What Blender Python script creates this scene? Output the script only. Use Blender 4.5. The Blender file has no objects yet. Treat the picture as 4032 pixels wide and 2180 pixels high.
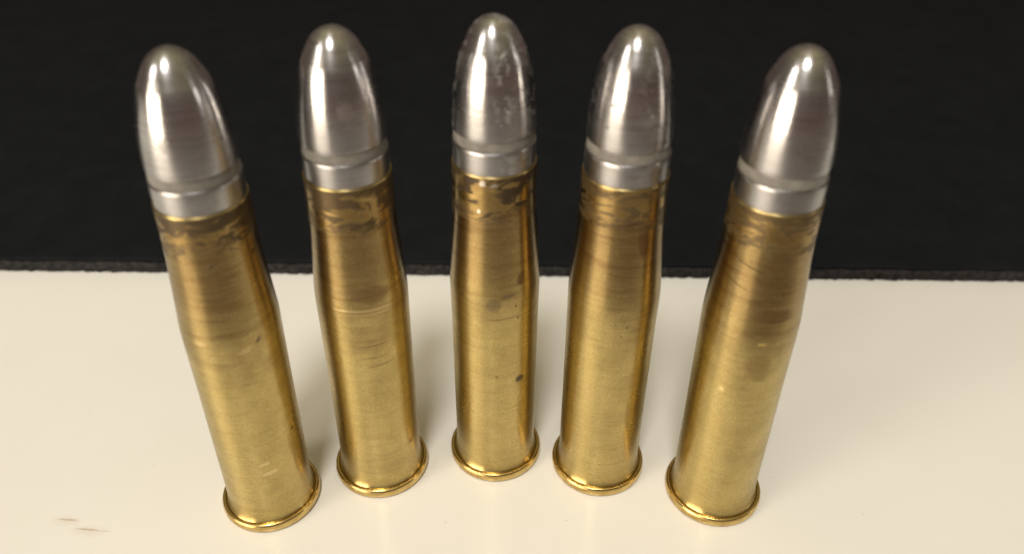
import bpy, bmesh, math, random
from mathutils import Vector, noise as mnoise

sc = bpy.context.scene
MM = 0.001

# ------------------------------------------------------------------ camera
PITCH, ROLL, CAM_H = 0.605, 0.0104, 0.1003
FPX, CY = 3226.9, -119.6            # focal length and principal-point offset in photo pixels (4032 wide)
cam_d = bpy.data.cameras.new('camera')
cam = bpy.data.objects.new('camera', cam_d)
sc.collection.objects.link(cam)
cam.location = (0, 0, CAM_H)
c, s = math.cos(PITCH), math.sin(PITCH)
fwd, up, right = Vector((0, c, -s)), Vector((0, s, c)), Vector((1, 0, 0))
# roll about the viewing axis
r2 = right * math.cos(ROLL) + up * math.sin(ROLL)
u2 = up * math.cos(ROLL) - right * math.sin(ROLL)
from mathutils import Matrix
cam.rotation_euler = Matrix((r2, u2, -fwd)).transposed().to_euler()
cam_d.sensor_width = 36
cam_d.lens = FPX / 4032 * 36
cam_d.shift_y = CY / 4032
cam_d.clip_start, cam_d.clip_end = 0.005, 20
cam_d.dof.use_dof = True
cam_d.dof.focus_distance = 0.121
cam_d.dof.aperture_fstop = 17.5
sc.camera = cam

# ------------------------------------------------------------------ world: dim warm room, paler towards the ceiling
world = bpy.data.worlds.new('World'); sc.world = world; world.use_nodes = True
wn, wl = world.node_tree.nodes, world.node_tree.links
bg = wn['Background']
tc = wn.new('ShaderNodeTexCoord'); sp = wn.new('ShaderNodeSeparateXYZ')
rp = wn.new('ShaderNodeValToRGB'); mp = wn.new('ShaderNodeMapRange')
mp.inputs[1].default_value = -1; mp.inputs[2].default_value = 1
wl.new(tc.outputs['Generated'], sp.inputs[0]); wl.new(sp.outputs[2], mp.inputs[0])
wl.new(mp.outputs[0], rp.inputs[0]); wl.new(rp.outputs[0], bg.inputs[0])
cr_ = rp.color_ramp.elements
cr_[0].position = 0.34; cr_[0].color = (0.24, 0.19, 0.14, 1)      # unseen area below, toned to stand in for the reflected shaded table
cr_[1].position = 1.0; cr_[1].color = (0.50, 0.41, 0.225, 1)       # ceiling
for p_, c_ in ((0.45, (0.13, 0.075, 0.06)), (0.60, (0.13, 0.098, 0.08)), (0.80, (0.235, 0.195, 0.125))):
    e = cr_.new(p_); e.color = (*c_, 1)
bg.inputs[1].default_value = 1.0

# ------------------------------------------------------------------ lamps of the room
TARGET = Vector((-0.003, 0.085, 0.05))
def lamp(name, az, el, dist, size, power, col, size_y=None):
    d = bpy.data.lights.new(name, 'AREA')
    d.energy = power; d.color = col
    if size_y: d.shape = 'RECTANGLE'; d.size = size; d.size_y = size_y
    else: d.shape = 'DISK'; d.size = size
    o = bpy.data.objects.new(name, d); sc.collection.objects.link(o)
    a, b = math.radians(az), math.radians(el)
    v = Vector((math.sin(a) * math.cos(b), -math.cos(a) * math.cos(b), math.sin(b)))
    o.location = TARGET + v * dist
    o.rotation_euler = (-v).to_track_quat('-Z', 'Y').to_euler()
    return o
lamp('ceiling_lamp_front', -12, 63, 1.3, 0.27, 11.3, (1.0, 0.945, 0.88))
lamp('ceiling_lamp_side', -58, 34, 1.1, 0.34, 2.6, (1.0, 0.92, 0.84))
lamp('window_lamp', -46, 4, 1.3, 0.80, 17.0, (1.0, 0.85, 0.64), 0.62)
lamp('far_lamp', 80, 12, 1.6, 0.10, 0.8, (1.0, 0.95, 0.82), 0.5)

sc.view_settings.view_transform = 'Standard'
sc.view_settings.look = 'None'
sc.view_settings.exposure = 0.0
sc.view_settings.gamma = 1.0
sc.render.engine = 'CYCLES'
sc.cycles.use_denoising = True
sc.cycles.max_bounces = 10

# ------------------------------------------------------------------ node helper
class NT:
    def __init__(self, name):
        self.m = bpy.data.materials.new(name); self.m.use_nodes = True
        self.t = self.m.node_tree; self.n = self.t.nodes; self.l = self.t.links
        self.b = self.n['Principled BSDF']
        tcn = self.n.new('ShaderNodeTexCoord')
        vm = self.n.new('ShaderNodeVectorMath'); vm.operation = 'SCALE'; vm.inputs['Scale'].default_value = 1000
        self.l.new(tcn.outputs['Object'], vm.inputs[0]); self.P = vm.outputs[0]
        sx = self.n.new('ShaderNodeSeparateXYZ'); self.l.new(self.P, sx.inputs[0])
        self.x, self.y, self.z = sx.outputs
    def put(self, sock, v):
        if isinstance(v, bpy.types.NodeSocket): self.l.new(v, sock)
        else: sock.default_value = v
    def math(self, op, a, b=0.0, c=0.0, clamp=False):
        n = self.n.new('ShaderNodeMath'); n.operation = op; n.use_clamp = clamp
        for i, v in enumerate((a, b, c)): self.put(n.inputs[i], v)
        return n.outputs[0]
    def vec(self, scale, off):
        n = self.n.new('ShaderNodeVectorMath'); n.operation = 'MULTIPLY_ADD'
        self.l.new(self.P, n.inputs[0]); n.inputs[1].default_value = scale; n.inputs[2].default_value = off
        return n.outputs[0]
    def noise(self, v, scale=1, detail=3, rough=0.55, dist=0.0):
        n = self.n.new('ShaderNodeTexNoise'); self.l.new(v, n.inputs['Vector'])
        n.inputs['Scale'].default_value = scale; n.inputs['Detail'].default_value = detail
        n.inputs['Roughness'].default_value = rough; n.inputs['Distortion'].default_value = dist
        return n.outputs[0]
    def step(self, v, a, b, lo=0.0, hi=1.0):
        n = self.n.new('ShaderNodeMapRange'); n.interpolation_type = 'SMOOTHSTEP'
        self.put(n.inputs[0], v); n.inputs[1].default_value = a; n.inputs[2].default_value = b
        n.inputs[3].default_value = lo; n.inputs[4].default_value = hi
        return n.outputs[0]
    def mix(self, f, a, b, mode='MIX'):
        n = self.n.new('ShaderNodeMix'); n.data_type = 'RGBA'; n.blend_type = mode
        self.put(n.inputs[0], f)
        for i, v in ((6, a), (7, b)):
            if isinstance(v, tuple): v = (*v, 1) if len(v) == 3 else v
            self.put(n.inputs[i], v)
        return n.outputs[2]
    def fmix(self, f, a, b):
        n = self.n.new('ShaderNodeMix'); n.data_type = 'FLOAT'
        self.put(n.inputs[0], f); self.put(n.inputs[2], a); self.put(n.inputs[3], b)
        return n.outputs[0]
    def bump(self, h, dist, strength=1.0, normal=None):
        n = self.n.new('ShaderNodeBump'); n.inputs['Strength'].default_value = strength
        n.inputs['Distance'].default_value = dist; self.l.new(h, n.inputs['Height'])
        if normal: self.l.new(normal, n.inputs['Normal'])
        return n.outputs[0]
    def brushed(self, amount):
        t = self.n.new('ShaderNodeTangent'); t.direction_type = 'RADIAL'; t.axis = 'Z'
        self.l.new(t.outputs[0], self.b.inputs['Tangent'])
        self.b.inputs['Anisotropic'].default_value = amount
        self.b.inputs['Anisotropic Rotation'].default_value = 0.25
    def theta(self):
        return self.math('ARCTAN2', self.x, self.math('MULTIPLY', self.y, -1))
    def blotch(self, th, r, t0, z0, sx, sz, wob, soft=0.35, rot=0.0):
        """mask of a ragged spot at angle t0, height z0 (mm), half-sizes sx, sz"""
        dx = self.math('MULTIPLY', self.math('SUBTRACT', th, t0), r)
        dz = self.math('SUBTRACT', self.z, z0)
        if rot:
            cr, sr = math.cos(rot), math.sin(rot)
            ax = self.math('ADD', self.math('MULTIPLY', dx, cr), self.math('MULTIPLY', dz, sr))
            dz = self.math('SUBTRACT', self.math('MULTIPLY', dz, cr), self.math('MULTIPLY', dx, sr)); dx = ax
        a = self.math('POWER', self.math('ABSOLUTE', self.math('DIVIDE', dx, sx)), 2.0)
        b = self.math('POWER', self.math('ABSOLUTE', self.math('DIVIDE', dz, sz)), 2.0)
        d = self.math('SQRT', self.math('ADD', a, b))
        d = self.math('ADD', d, self.math('MULTIPLY', self.math('SUBTRACT', wob, 0.5), 1.6))
        return self.step(d, 1.0 + soft, 1.0 - soft)

# ------------------------------------------------------------------ materials
def brass(name, seed, marks, tarnish=1.0, zlow=44.8, dark=0.0):
    k = NT(name); off = (seed * 31.7, seed * 17.3, seed * 23.1)
    th = k.theta()
    iso = k.noise(k.vec((1, 1, 1), off), 0.22, 5, 0.6)
    fine = k.noise(k.vec((1, 1, 1), off), 2.2, 5, 0.65)
    streak = k.noise(k.vec((0.14, 0.14, 2.6), off), 1, 6, 0.72)
    streak2 = k.noise(k.vec((0.10, 0.10, 0.9), off), 1, 4, 0.6)
    col = k.mix(k.step(iso, 0.35, 0.68), (0.55, 0.435, 0.178), (0.465, 0.362, 0.145))
    col = k.mix(k.step(fine, 0.45, 0.75, 0, 0.35), col, (0.42, 0.27, 0.085))
    # burnished orange-brown shoulder and neck
    zz = k.math('ADD', k.z, k.math('MULTIPLY', k.math('SUBTRACT', iso, 0.5), 14))
    sh = k.step(zz, 25, 43)
    col = k.mix(k.math('MULTIPLY', sh, 0.85), col, (0.285, 0.198, 0.088))
    # matte grain and hair scratches
    flk = k.noise(k.vec((1, 1, 1.4), off), 4.0, 2, 0.6)
    col = k.mix(k.step(flk, 0.48, 0.72, 0, 0.35), col, (0.30, 0.20, 0.07))
    col = k.mix(k.step(flk, 0.46, 0.30, 0, 0.30), col, (0.74, 0.60, 0.30))
    hair = k.noise(k.vec((0.10, 0.10, 7.0), off), 1, 2, 0.5)
    col = k.mix(k.step(hair, 0.64, 0.72, 0, 0.5), col, (0.25, 0.155, 0.06))
    # turned lines
    ln = k.step(streak, 0.52, 0.72)
    col = k.mix(k.math('MULTIPLY', ln, k.fmix(sh, 0.22, 0.75)), col, (0.20, 0.115, 0.045))
    l2 = k.step(streak2, 0.5, 0.68)
    col = k.mix(k.math('MULTIPLY', l2, k.fmix(sh, 0.08, 0.5)), col, (0.20, 0.11, 0.048))
    lb = k.step(streak, 0.42, 0.30)
    col = k.mix(k.math('MULTIPLY', lb, 0.35), col, (0.70, 0.53, 0.23))
    # dark tarnish round the mouth, with a ragged lower edge and scraped bright flecks
    wob = k.noise(k.vec((0.30, 0.30, 0.55), off), 1, 6, 0.68, 0.6)
    zt = k.math('ADD', k.z, k.math('MULTIPLY', k.math('SUBTRACT', wob, 0.5), 9.0))
    zone = k.step(zt, zlow - 0.25, zlow + 0.25)
    pat = k.noise(k.vec((0.24, 0.24, 0.52), off), 1, 6, 0.62, 1.0)
    col = k.mix(k.math('MULTIPLY', zone, 0.45), col, (0.42, 0.285, 0.105))
    vv = k.math('ADD', pat, k.math('MULTIPLY', k.math('SUBTRACT', 49.0, k.z), 0.035))
    tm = k.step(vv, 0.515 + dark, 0.445 + dark)
    rim_t = k.step(k.math('ADD', k.z, k.math('MULTIPLY', pat, 3.0)), 51.3, 53.4)
    tm = k.math('MAXIMUM', tm, k.math('MULTIPLY', rim_t, 0.45))
    tm = k.math('MULTIPLY', tm, min(1.0, 0.9 * tarnish))
    # thin darker tide line along the ragged edge
    tide = k.math('MULTIPLY', k.step(zt, zlow - 1.0, zlow - 0.1), k.step(zt, zlow + 0.7, zlow - 0.05))
    tm = k.math('MAXIMUM', tm, k.math('MULTIPLY', tide, 0.72))
    col = k.mix(tm, col, (0.055, 0.036, 0.017))
    col = k.mix(k.math('MULTIPLY', k.math('MULTIPLY', zone, k.step(pat, 0.62, 0.70)), 0.6), col, (0.64, 0.47, 0.17))
    k.brushed(0.75)
    rough = k.math('ADD', k.math('MULTIPLY', fine, 0.05), 0.27)
    rough = k.math('ADD', rough, k.math('MULTIPLY', k.math('SUBTRACT', iso, 0.5), 0.18))
    rough = k.math('ADD', rough, k.math('MULTIPLY', tm, 0.22))
    metal = k.math('SUBTRACT', 1.0, k.math('MULTIPLY', tm, 0.45))
    for (t0, z0, sx, sz, colr, amt, rot) in marks:
        m = k.math('MULTIPLY', k.blotch(th, 6.0, t0, z0, sx, sz, fine if sx < 1.2 else wob, 0.3, rot), amt)
        col = k.mix(m, col, colr)
        rough = k.fmix(m, rough, 0.42)
    lip = k.step(k.z, 51.84, 51.92)
    col = k.mix(lip, col, (0.46, 0.36, 0.16)); rough = k.fmix(lip, rough, 0.36); metal = k.fmix(lip, metal, 1.0)
    k.put(k.b.inputs['Base Color'], col)
    k.put(k.b.inputs['Metallic'], metal)
    k.put(k.b.inputs['Roughness'], rough)
    h = k.math('ADD', k.math('MULTIPLY', streak, 0.5), k.math('MULTIPLY', k.noise(k.vec((1, 1, 1), off), 0.5, 2), 1.2))
    k.put(k.b.inputs['Normal'], k.bump(h, 1.3e-5, 0.5))
    return k.m

def rim_brass():
    k = NT('polished rim brass')
    n = k.noise(k.vec((1, 1, 1), (3, 5, 7)), 0.6, 4)
    f = k.noise(k.vec((0.4, 0.4, 6), (3, 5, 7)), 1, 3)
    k.put(k.b.inputs['Base Color'], k.mix(k.step(n, 0.35, 0.7), (0.64, 0.48, 0.19), (0.46, 0.32, 0.12)))
    k.put(k.b.inputs['Metallic'], 1.0)
    k.put(k.b.inputs['Roughness'], k.step(n, 0.3, 0.75, 0.20, 0.34))
    k.put(k.b.inputs['Normal'], k.bump(f, 1.5e-5, 0.4))
    return k.m

def lead(name, seed, marks, residue=0.0):
    k = NT(name); off = (seed * 21.7, seed * 47.3, seed * 13.1)
    th = k.theta()
    iso = k.noise(k.vec((1, 1, 0.7), off), 0.33, 5, 0.62)
    fine = k.noise(k.vec((1, 1, 1), off), 1.6, 5, 0.65)
    lines = k.noise(k.vec((0.14, 0.14, 5.5), off), 1, 3, 0.6)
    col = k.mix(k.step(iso, 0.38, 0.7), (0.585, 0.585, 0.605), (0.375, 0.37, 0.385))
    low = k.step(k.math('ADD', k.z, k.math('MULTIPLY', iso, 6)), 66, 58)
    col = k.mix(k.math('MULTIPLY', low, 0.6), col, (0.33, 0.325, 0.335))  # lower bullet painted darker, in place of a dim reflection
    col = k.mix(k.step(fine, 0.58, 0.74, 0, 0.55), col, (0.26, 0.24, 0.23))
    col = k.mix(k.step(lines, 0.50, 0.66, 0, 0.6), col, (0.30, 0.28, 0.265))
    k.brushed(0.6)
    rough = k.math('ADD', 0.215, k.math('MULTIPLY', k.step(iso, 0.40, 0.72), 0.11))
    rough = k.math('ADD', rough, k.math('MULTIPLY', low, 0.12))
    metal = 1.0
    for (t0, z0, sx, sz, colr, amt, rot) in marks:
        m = k.math('MULTIPLY', k.blotch(th, 4.8, t0, z0, sx, sz, fine, 0.3, rot), amt)
        col = k.mix(m, col, colr); rough = k.fmix(m, rough, 0.5)
    hgt = k.math('ADD', k.math('MULTIPLY', lines, 0.6), k.math('MULTIPLY', fine, 0.35))
    nrm = k.bump(hgt, 2.2e-5, 0.6)
    if residue > 0:
        # patches of dull wax left on the metal, most on the side right of centre
        w = k.noise(k.vec((1.0, 1.0, 0.8), off), 1, 6, 0.62, 0.6)
        side = k.step(th, -0.15, 0.30)
        side = k.math('MAXIMUM', side, k.step(th, -1.0, -1.35))
        m = k.math('MULTIPLY', k.math('MULTIPLY', k.step(w, 0.52, 0.57), side), residue)
        col = k.mix(m, col, (0.33, 0.315, 0.30)); rough = k.fmix(m, rough, 0.38)
        metal = k.math('SUBTRACT', 1.0, k.math('MULTIPLY', m, 0.75))
        nrm = k.bump(k.step(w, 0.44, 0.60), 1.2e-5, 0.6 * residue, nrm)
    k.put(k.b.inputs['Base Color'], col); k.put(k.b.inputs['Roughness'], rough)
    k.put(k.b.inputs['Metallic'], metal); k.put(k.b.inputs['Normal'], nrm)
    return k.m

def grease():
    k = NT('bullet grease')
    n = k.noise(k.vec((1, 1, 1.5), (2, 9, 4)), 0.8, 4)
    k.put(k.b.inputs['Base Color'], k.mix(k.step(n, 0.3, 0.7), (0.205, 0.195, 0.178), (0.15, 0.142, 0.13)))
    k.put(k.b.inputs['Roughness'], 0.33)
    k.put(k.b.inputs['Normal'], k.bump(n, 4e-5, 0.5))
    return k.m

def table_mat():
    k = NT('cream laminate')
    big = k.noise(k.vec((1, 1, 1), (0, 0, 0)), 0.03, 3)
    fine = k.noise(k.vec((1, 1, 1), (5, 0, 0)), 1.0, 4)
    col = k.mix(k.step(big, 0.35, 0.65), (0.79, 0.785, 0.745), (0.775, 0.768, 0.722))
    def mark(x0, y0, lx, ly, ang, c, amt):
        nonlocal col
        ca, sa = math.cos(ang), math.sin(ang)
        dx = k.math('SUBTRACT', k.x, x0); dy = k.math('SUBTRACT', k.y, y0)
        u = k.math('ADD', k.math('MULTIPLY', dx, ca), k.math('MULTIPLY', dy, sa))
        v = k.math('SUBTRACT', k.math('MULTIPLY', dy, ca), k.math('MULTIPLY', dx, sa))
        d = k.math('SQRT', k.math('ADD', k.math('POWER', k.math('ABSOLUTE', k.math('DIVIDE', u, lx)), 2.0),
                                  k.math('POWER', k.math('ABSOLUTE', k.math('DIVIDE', v, ly)), 2.0)))
        d = k.math('ADD', d, k.math('MULTIPLY', k.math('SUBTRACT', fine, 0.5), 1.2))
        col = k.mix(k.math('MULTIPLY', k.step(d, 1.3, 0.4), amt), col, c)
    br = (0.42, 0.27, 0.17)
    mark(-63.8, 74.6, 1.35, 0.17, -0.06, br, 0.65)
    mark(-63.9, 74.4, 2.2, 0.9, -0.06, (0.60, 0.48, 0.36), 0.22)
    mark(-60.3, 73.0, 1.75, 0.16, -0.08, br, 0.65)
    mark(-58.0, 72.8, 1.6, 0.10, -0.05, br, 0.35)
    mark(-60.0, 72.8, 2.8, 0.9, -0.06, (0.60, 0.48, 0.36), 0.22)
    for x0, y0, q in ((-54.9, 84.6, 0.16), (40.6, 83.6, 0.16), (44.8, 92.0, 0.12), (8.4, 75.4, 0.15), (-9.2, 74.8, 0.18), (52, 77, 0.14), (-70, 96, 0.16)):
        mark(x0, y0, q * 1.5, q, 0.3, (0.45, 0.38, 0.29), 0.3)
    k.put(k.b.inputs['Base Color'], col)
    k.put(k.b.inputs['Roughness'], k.step(big, 0.3, 0.7, 0.20, 0.27))
    k.put(k.b.inputs['IOR'], 1.45)
    k.put(k.b.inputs['Normal'], k.bump(k.noise(k.vec((1, 1, 1), (1, 2, 3)), 0.12, 2), 4e-5, 0.25))
    return k.m

def cloth_mat():
    k = NT('black mat cloth')
    n = k.noise(k.vec((1, 1, 1), (0, 0, 0)), 0.12, 5, 0.65)
    wv = k.noise(k.vec((0.35, 3.0, 1), (0, 0, 0)), 1, 3)
    f = k.noise(k.vec((1, 1, 1), (9, 0, 0)), 3.0, 3)
    k.put(k.b.inputs['Base Color'], k.mix(k.step(n, 0.3, 0.75), (0.0092, 0.0102, 0.0120), (0.0120, 0.0132, 0.0150)))
    k.put(k.b.inputs['Roughness'], 0.95)
    k.put(k.b.inputs['Specular IOR Level'], 0.03)
    k.put(k.b.inputs['Normal'], k.bump(k.math('ADD', k.math('MULTIPLY', wv, 0.1), f), 3e-5, 0.4))
    return k.m

def foam_mat():
    k = NT('black mat foam edge')
    n = k.noise(k.vec((1, 1, 1), (4, 4, 4)), 0.9, 5, 0.7)
    k.put(k.b.inputs['Base Color'], k.mix(k.step(n, 0.35, 0.68), (0.009, 0.0088, 0.0088), (0.033, 0.031, 0.031)))
    k.put(k.b.inputs['Roughness'], 0.8)
    k.put(k.b.inputs['Specular IOR Level'], 0.2)
    k.put(k.b.inputs['Normal'], k.bump(n, 2.5e-4, 0.8))
    return k.m

# ------------------------------------------------------------------ mesh helpers
def link(name, me, mat, parent=None, loc=(0, 0, 0)):
    me.materials.append(mat)
    o = bpy.data.objects.new(name, me); sc.collection.objects.link(o)
    o.parent = parent; o.location = loc
    return o

def spline(pts, sub):
    """monotone-ish Catmull-Rom through (z, r) points, in mm; a point given with a third item is a sharp corner"""
    out = []
    n = len(pts)
    for i in range(n - 1):
        p1, p2 = pts[i], pts[i + 1]
        p0 = pts[i - 1] if i > 0 and len(p1) == 2 else p1
        p3 = pts[i + 2] if i + 2 < n and len(p2) == 2 else p2
        for j in range(sub):
            t = j / sub
            q = []
            for a in (0, 1):
                m1 = (p2[a] - p0[a]) * 0.5; m2 = (p3[a] - p1[a]) * 0.5
                if len(p1) == 3 or i == 0: m1 = p2[a] - p1[a]
                if len(p2) == 3 or i == n - 2: m2 = p2[a] - p1[a]
                q.append((2*t**3 - 3*t*t + 1) * p1[a] + (t**3 - 2*t*t + t) * m1 + (-2*t**3 + 3*t*t) * p2[a] + (t**3 - t*t) * m2)
            out.append(tuple(q))
    out.append(pts[-1][:2])
    return out

def lathe(name, prof, segs=128, wob=0.0, seed=0.0):
    bm = bmesh.new(); rings = []
    for z, r in prof:
        if r < 1e-4:
            rings.append([bm.verts.new((0, 0, z * MM))])
            continue
        ring = []
        for i in range(segs):
            a = 2 * math.pi * i / segs
            rr = r
            if wob:
                rr += wob * mnoise.noise(Vector((math.cos(a) * 1.3 + seed * 7, math.sin(a) * 1.3, z * 0.16)))
            ring.append(bm.verts.new((rr * math.cos(a) * MM, rr * math.sin(a) * MM, z * MM)))
        rings.append(ring)
    for A, B in zip(rings, rings[1:]):
        if len(A) == 1 and len(B) == 1: continue
        for i in range(segs):
            j = (i + 1) % segs
            if len(A) == 1: bm.faces.new((A[0], B[j], B[i]))
            elif len(B) == 1: bm.faces.new((A[i], A[j], B[0]))
            else: bm.faces.new((A[i], A[j], B[j], B[i]))
    bmesh.ops.recalc_face_normals(bm, faces=bm.faces)
    for f in bm.faces: f.smooth = True
    for ed in bm.edges:
        if len(ed.link_faces) == 2 and ed.calc_face_angle(0) > math.radians(38): ed.smooth = False
    me = bpy.data.meshes.new(name); bm.to_mesh(me); bm.free()
    return me

# ------------------------------------------------------------------ table top
TAB = table_mat()
bm = bmesh.new()
bmesh.ops.create_cube(bm, size=1)
bmesh.ops.scale(bm, vec=(1.5, 0.80, 0.025), verts=bm.verts)
bmesh.ops.translate(bm, vec=(0, 0.40, -0.0125), verts=bm.verts)
bmesh.ops.rotate(bm, cent=(0, 0, 0), matrix=Matrix.Rotation(0.24, 3, 'Z'), verts=bm.verts)
bmesh.ops.translate(bm, vec=(0, 0.022, 0), verts=bm.verts)  # unseen front edge set near and askew to darken the metal's reflections
bmesh.ops.bevel(bm, geom=list(bm.edges), offset=0.003, segments=3, affect='EDGES')
me = bpy.data.meshes.new('table_top'); bm.to_mesh(me); bm.free()
tab = link('table_top', me, TAB)
tab['kind'] = 'structure'; tab['label'] = 'glossy cream white table top under the cartridges'

# ------------------------------------------------------------------ black mat
MAT_Y, MAT_D, MAT_W = 134.2, 520.0, 1000.0
mat_root = bpy.data.objects.new('desk_mat', None); sc.collection.objects.link(mat_root)
mat_root.location = (0, MAT_Y * MM, 0)
mat_root.empty_display_size = 0.02
mat_root['label'] = 'flat black cloth mat with rough cut front edge behind the cartridges'
mat_root['category'] = 'mat'
def front_profile_strip(name, prof, material, amp, freq, step=0.5, sag=None):
    """a slab whose front edge follows prof (y, z in mm), made ragged by noise; back edge straight"""
    bm = bmesh.new(); cols = []
    xs = []
    x = -MAT_W / 2
    while x <= MAT_W / 2 + 1e-6:
        xs.append(x); x += step if abs(x) < 130 else 4.0
    for x in xs:
        col = []
        for q, (y, z) in enumerate(prof):
            dy = dz = 0
            if y < 6:
                dy = amp * mnoise.fractal(Vector((x * freq, z * freq * 1.6, 3.1)), 0.9, 2.0, 4)
                dz = 0.35 * amp * mnoise.fractal(Vector((x * freq * 0.8, z * freq, 9.7)), 0.9, 2.0, 3) if z > 0.3 else 0
                if sag: dz += sag(x) * (1 if z > 0.5 else 0)
            col.append(bm.verts.new((x * MM, (y + dy) * MM, (z + dz) * MM)))
        cols.append(col)
    n = len(prof)
    for A, B in zip(cols, cols[1:]):
        for i in range(n):
            j = (i + 1) % n
            bm.faces.new((A[i], B[i], B[j], A[j]))
    bm.faces.new(cols[0]); bm.faces.new(cols[-1][::-1])
    bmesh.ops.recalc_face_normals(bm, faces=bm.faces)
    for f in bm.faces: f.smooth = True
    me = bpy.data.meshes.new(name); bm.to_mesh(me); bm.free()
    return link(name, me, material, mat_root)
foam_prof = [(0.25, 0.02), (0.0, 0.35), (-0.05, 0.7), (0.0, 1.05), (0.0, 1.4), (0.05, 1.75), (0.15, 2.05), (0.5, 2.3), (1.3, 2.38), (MAT_D - 1, 2.38), (MAT_D - 1, 0.02)]
front_profile_strip('foam_base', foam_prof, foam_mat(), 0.46, 0.85)
cloth_prof = [(0.95, 2.45), (0.42, 2.62), (0.35, 2.85), (0.55, 3.05), (1.2, 3.12), (3.0, 3.12), (MAT_D, 3.12), (MAT_D, 2.45)]
front_profile_strip('cloth_cover', cloth_prof, cloth_mat(), 0.26, 0.30)

# ------------------------------------------------------------------ cartridges
RIM = rim_brass(); GREASE = grease()
# (z, r) in mm; a third item marks a sharp corner
case_pts = [(0.5, 5.3, 1), (0.9, 6.42, 1), (1.5, 6.40), (1.9, 6.22), (2.7, 6.06), (5, 5.98), (13, 5.98), (22, 6.0), (28, 6.02), (32.5, 6.06), (34.6, 6.05),
            (37.2, 5.88), (41.5, 5.60), (44, 5.45), (47.2, 5.34), (50.5, 5.29), (51.94, 5.285, 1), (52.05, 5.21, 1), (52.05, 5.0, 1), (51.2, 4.9, 1)]
rim_pts = [(0.0, 0.0, 1), (0.0, 6.45, 1), (0.10, 6.78), (0.40, 6.98), (0.80, 7.04), (1.20, 7.00), (1.50, 6.86), (1.60, 6.68), (1.60, 6.54), (1.54, 6.43, 1), (1.2, 6.38, 1), (0.8, 5.6, 1)]
bul_pts = [(50.6, 4.7, 1), (50.8, 5.02, 1), (52.0, 5.08), (53.5, 5.11), (54.85, 5.11, 1), (55.02, 5.03, 1), (55.15, 4.72, 1), (56.45, 4.72, 1), (56.55, 5.04, 1), (57.2, 5.05),
           (59.1, 4.97), (61, 4.80), (62.7, 4.56), (64.4, 4.20), (65.7, 3.82), (66.5, 3.45), (67.3, 3.03), (68.1, 2.54), (68.8, 1.90), (69.35, 1.0), (69.5, 0.0, 1)]
grease_pts = [(55.05, 4.74, 1), (55.08, 4.90), (55.3, 4.955), (55.8, 4.945), (56.25, 4.94), (56.48, 4.88), (56.55, 4.74, 1)]

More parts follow.
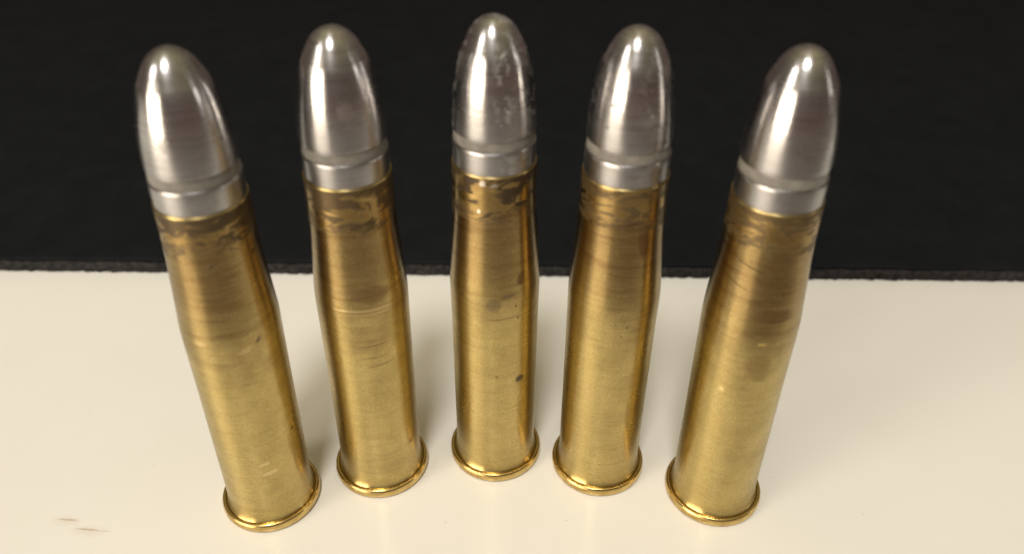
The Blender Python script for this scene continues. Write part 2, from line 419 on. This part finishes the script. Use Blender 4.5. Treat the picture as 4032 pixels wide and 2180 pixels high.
DK, BRN, YEL, BRI = (0.12, 0.10, 0.075), (0.20, 0.11, 0.05), (0.80, 0.62, 0.22), (0.85, 0.68, 0.36)
WAX = (0.62, 0.58, 0.52)
LD, LB = (0.16, 0.155, 0.15), (0.95, 0.95, 0.97)
carts = [
  dict(x=-35.34, y=79.52, seed=1.0, seat=-0.15, tarn=1.02, dark=0.02, zlow=48.0, res=0.0,
       label='leftmost brass cartridge with clean bullet and pale scuffs just above its rim',
       bm=[(0.47, 11.1, 1.0, 0.35, BRI, 0.55, 0.1), (0.41, 13.0, 0.9, 0.28, BRI, 0.5, 0.1), (0.85, 33.9, 0.5, 0.3, DK, 0.7, 0.9), (-0.34, 34.6, 0.8, 0.4, BRI, 0.2, 0),
           (1.24, 16.4, 0.3, 0.4, BRN, 0.8, 0), (0.55, 33.0, 0.9, 0.4, BRI, 0.3, 0.2)],
       lm=[(-0.13, 60.4, 0.6, 0.8, LD, 0.55, 0.3), (0.45, 60.0, 0.7, 0.6, LD, 0.35, 0)]),
  dict(x=-19.78, y=85.73, seed=2.0, seat=0.0, tarn=0.98, dark=0.01, zlow=47.0, res=0.0,
       label='second cartridge from the left, with a bright scratch ringing its shoulder',
       bm=[(0.30, 34.9, 4.0, 0.16, BRI, 0.5, -0.02), (0.30, 34.3, 3.2, 0.10, BRI, 0.35, -0.03), (0.38, 37.2, 2.6, 1.3, BRN, 0.5, 0), (0.30, 29.0, 2.2, 0.12, BRN, 0.6, 0.05),
           (0.37, 27.0, 2.4, 0.10, BRN, 0.5, 0.04), (0.45, 25.5, 1.8, 0.12, BRN, 0.5, 0.05), (1.08, 8.4, 0.4, 0.5, BRN, 0.7, 0)],
       lm=[(1.05, 63.2, 0.25, 0.5, LB, 0.5, 0), (0.35, 61.5, 0.9, 1.1, (0.42, 0.36, 0.34), 0.5, 0.5)]),
  dict(x=-2.29, y=88.98, seed=3.0, seat=0.30, tarn=1.1, dark=0.01, zlow=46.9, res=0.32,
       label='middle cartridge with wax smeared bullet and a dark spot low on the brass',
       bm=[(0.63, 19.7, 0.62, 0.62, DK, 0.9, 0.4), (0.0, 33.6, 0.95, 1.0, DK, 0.42, 0.2), (0.63, 37.1, 0.55, 1.0, BRN, 0.8, -0.3), (0.33, 34.9, 1.2, 0.35, DK, 0.42, 0.15),
           (-0.25, 51.2, 0.42, 0.42, WAX, 0.95, 0), (-0.34, 47.3, 0.26, 0.26, WAX, 0.9, 0), (0.02, 51.0, 0.5, 0.22, WAX, 0.4, 0.3), (0.06, 20.9, 0.22, 0.22, BRN, 0.7, 0),
           (0.55, 30.9, 0.15, 0.22, BRN, 0.9, 0), (0.5, 33.0, 0.16, 0.25, BRN, 0.9, 0), (-0.75, 34.2, 0.24, 0.3, BRN, 0.8, 0), (0.2, 31.2, 2.5, 0.07, BRN, 0.7, 0.06)],
       lm=[(0.30, 66.4, 0.55, 0.12, LB, 0.8, 0.4), (0.35, 60.2, 0.22, 0.16, LB, 0.8, 0.5)]),
  dict(x=13.61, y=86.48, seed=4.0, seat=0.05, tarn=0.9, dark=-0.025, zlow=47.2, res=0.10,
       label='second cartridge from the right, with a short dark nick on its bullet',
       bm=[(0.43, 44.6, 0.8, 2.0, BRN, 0.75, 0.2), (0.21, 32.1, 0.22, 0.2, DK, 0.7, 0), (-0.05, 32.6, 0.15, 0.15, DK, 0.6, 0), (0.10, 30.6, 0.14, 0.14, DK, 0.6, 0),
           (0.05, 47.3, 2.2, 0.22, (0.10, 0.06, 0.03), 0.75, 0.08), (-0.1, 40.0, 3.0, 0.08, BRN, 0.6, -0.12)],
       lm=[(-0.53, 62.0, 0.55, 0.16, LD, 0.85, 0), (-0.7, 59.3, 0.35, 0.25, LD, 0.6, 0.3), (0.35, 61.0, 0.2, 0.14, LB, 0.7, 0.5), (0.75, 57.4, 0.5, 0.16, LD, 0.8, 0)]),
  dict(x=30.53, y=81.32, seed=5.0, seat=0.0, tarn=0.9, dark=-0.005, zlow=47.6, res=0.0,
       label='rightmost cartridge with a tiny yellow fleck and a dark smudge below its shoulder',
       bm=[(0.0, 34.1, 0.55, 0.22, YEL, 0.9, 0.1), (-0.61, 25.6, 0.30, 0.40, BRI, 0.4, 0.3), (0.15, 38.1, 2.6, 1.1, BRN, 0.55, 0), (0.05, 30.0, 1.6, 2.2, (0.30, 0.19, 0.07), 0.45, 0.3),
           (-0.55, 44.6, 2.2, 0.10, (0.08, 0.05, 0.02), 0.8, -0.22), (-0.85, 41.9, 2.0, 0.09, (0.08, 0.05, 0.02), 0.7, -0.25), (0.78, 31.4, 0.10, 0.8, BRI, 0.6, 0.3),
           (0.86, 31.8, 0.10, 0.8, BRI, 0.6, 0.3), (0.94, 32.2, 0.10, 0.8, BRI, 0.6, 0.3), (-1.3, 32.6, 0.08, 0.5, BRI, 0.6, 0.4)],
       lm=[(0.15, 59.0, 0.5, 0.4, LD, 0.25, 0)]),
]
def make_cartridge(d):
    root = bpy.data.objects.new('cartridge', None); sc.collection.objects.link(root)
    root.empty_display_size = 0.01
    root.location = (d['x'] * MM, d['y'] * MM, 0.00004)
    root['label'] = d['label']; root['category'] = 'cartridge'; root['group'] = 'five cartridges standing in a curved row'
    sd = d['seed']
    case = link('case', lathe('case', spline(case_pts, 5), wob=0.035, seed=sd), brass('tarnished brass', sd, d['bm'], d['tarn'], d['zlow'], d['dark']), root)
    link('rim', lathe('rim', spline(rim_pts, 4), wob=0.012, seed=sd), RIM, case)
    bp = [(p[0] + (d['seat'] * min(1, max(0, (p[0] - 56.6) / 12)))  , *p[1:]) for p in bul_pts]
    bullet = link('bullet', lathe('bullet', spline(bp, 5), wob=0.05, seed=sd + 3), lead('polished lead', sd, d['lm'], d['res']), root)
    link('grease_ring', lathe('grease_ring', spline(grease_pts, 3), wob=0.03, seed=sd + 5), GREASE, bullet)
    return root
for d in carts: make_cartridge(d)
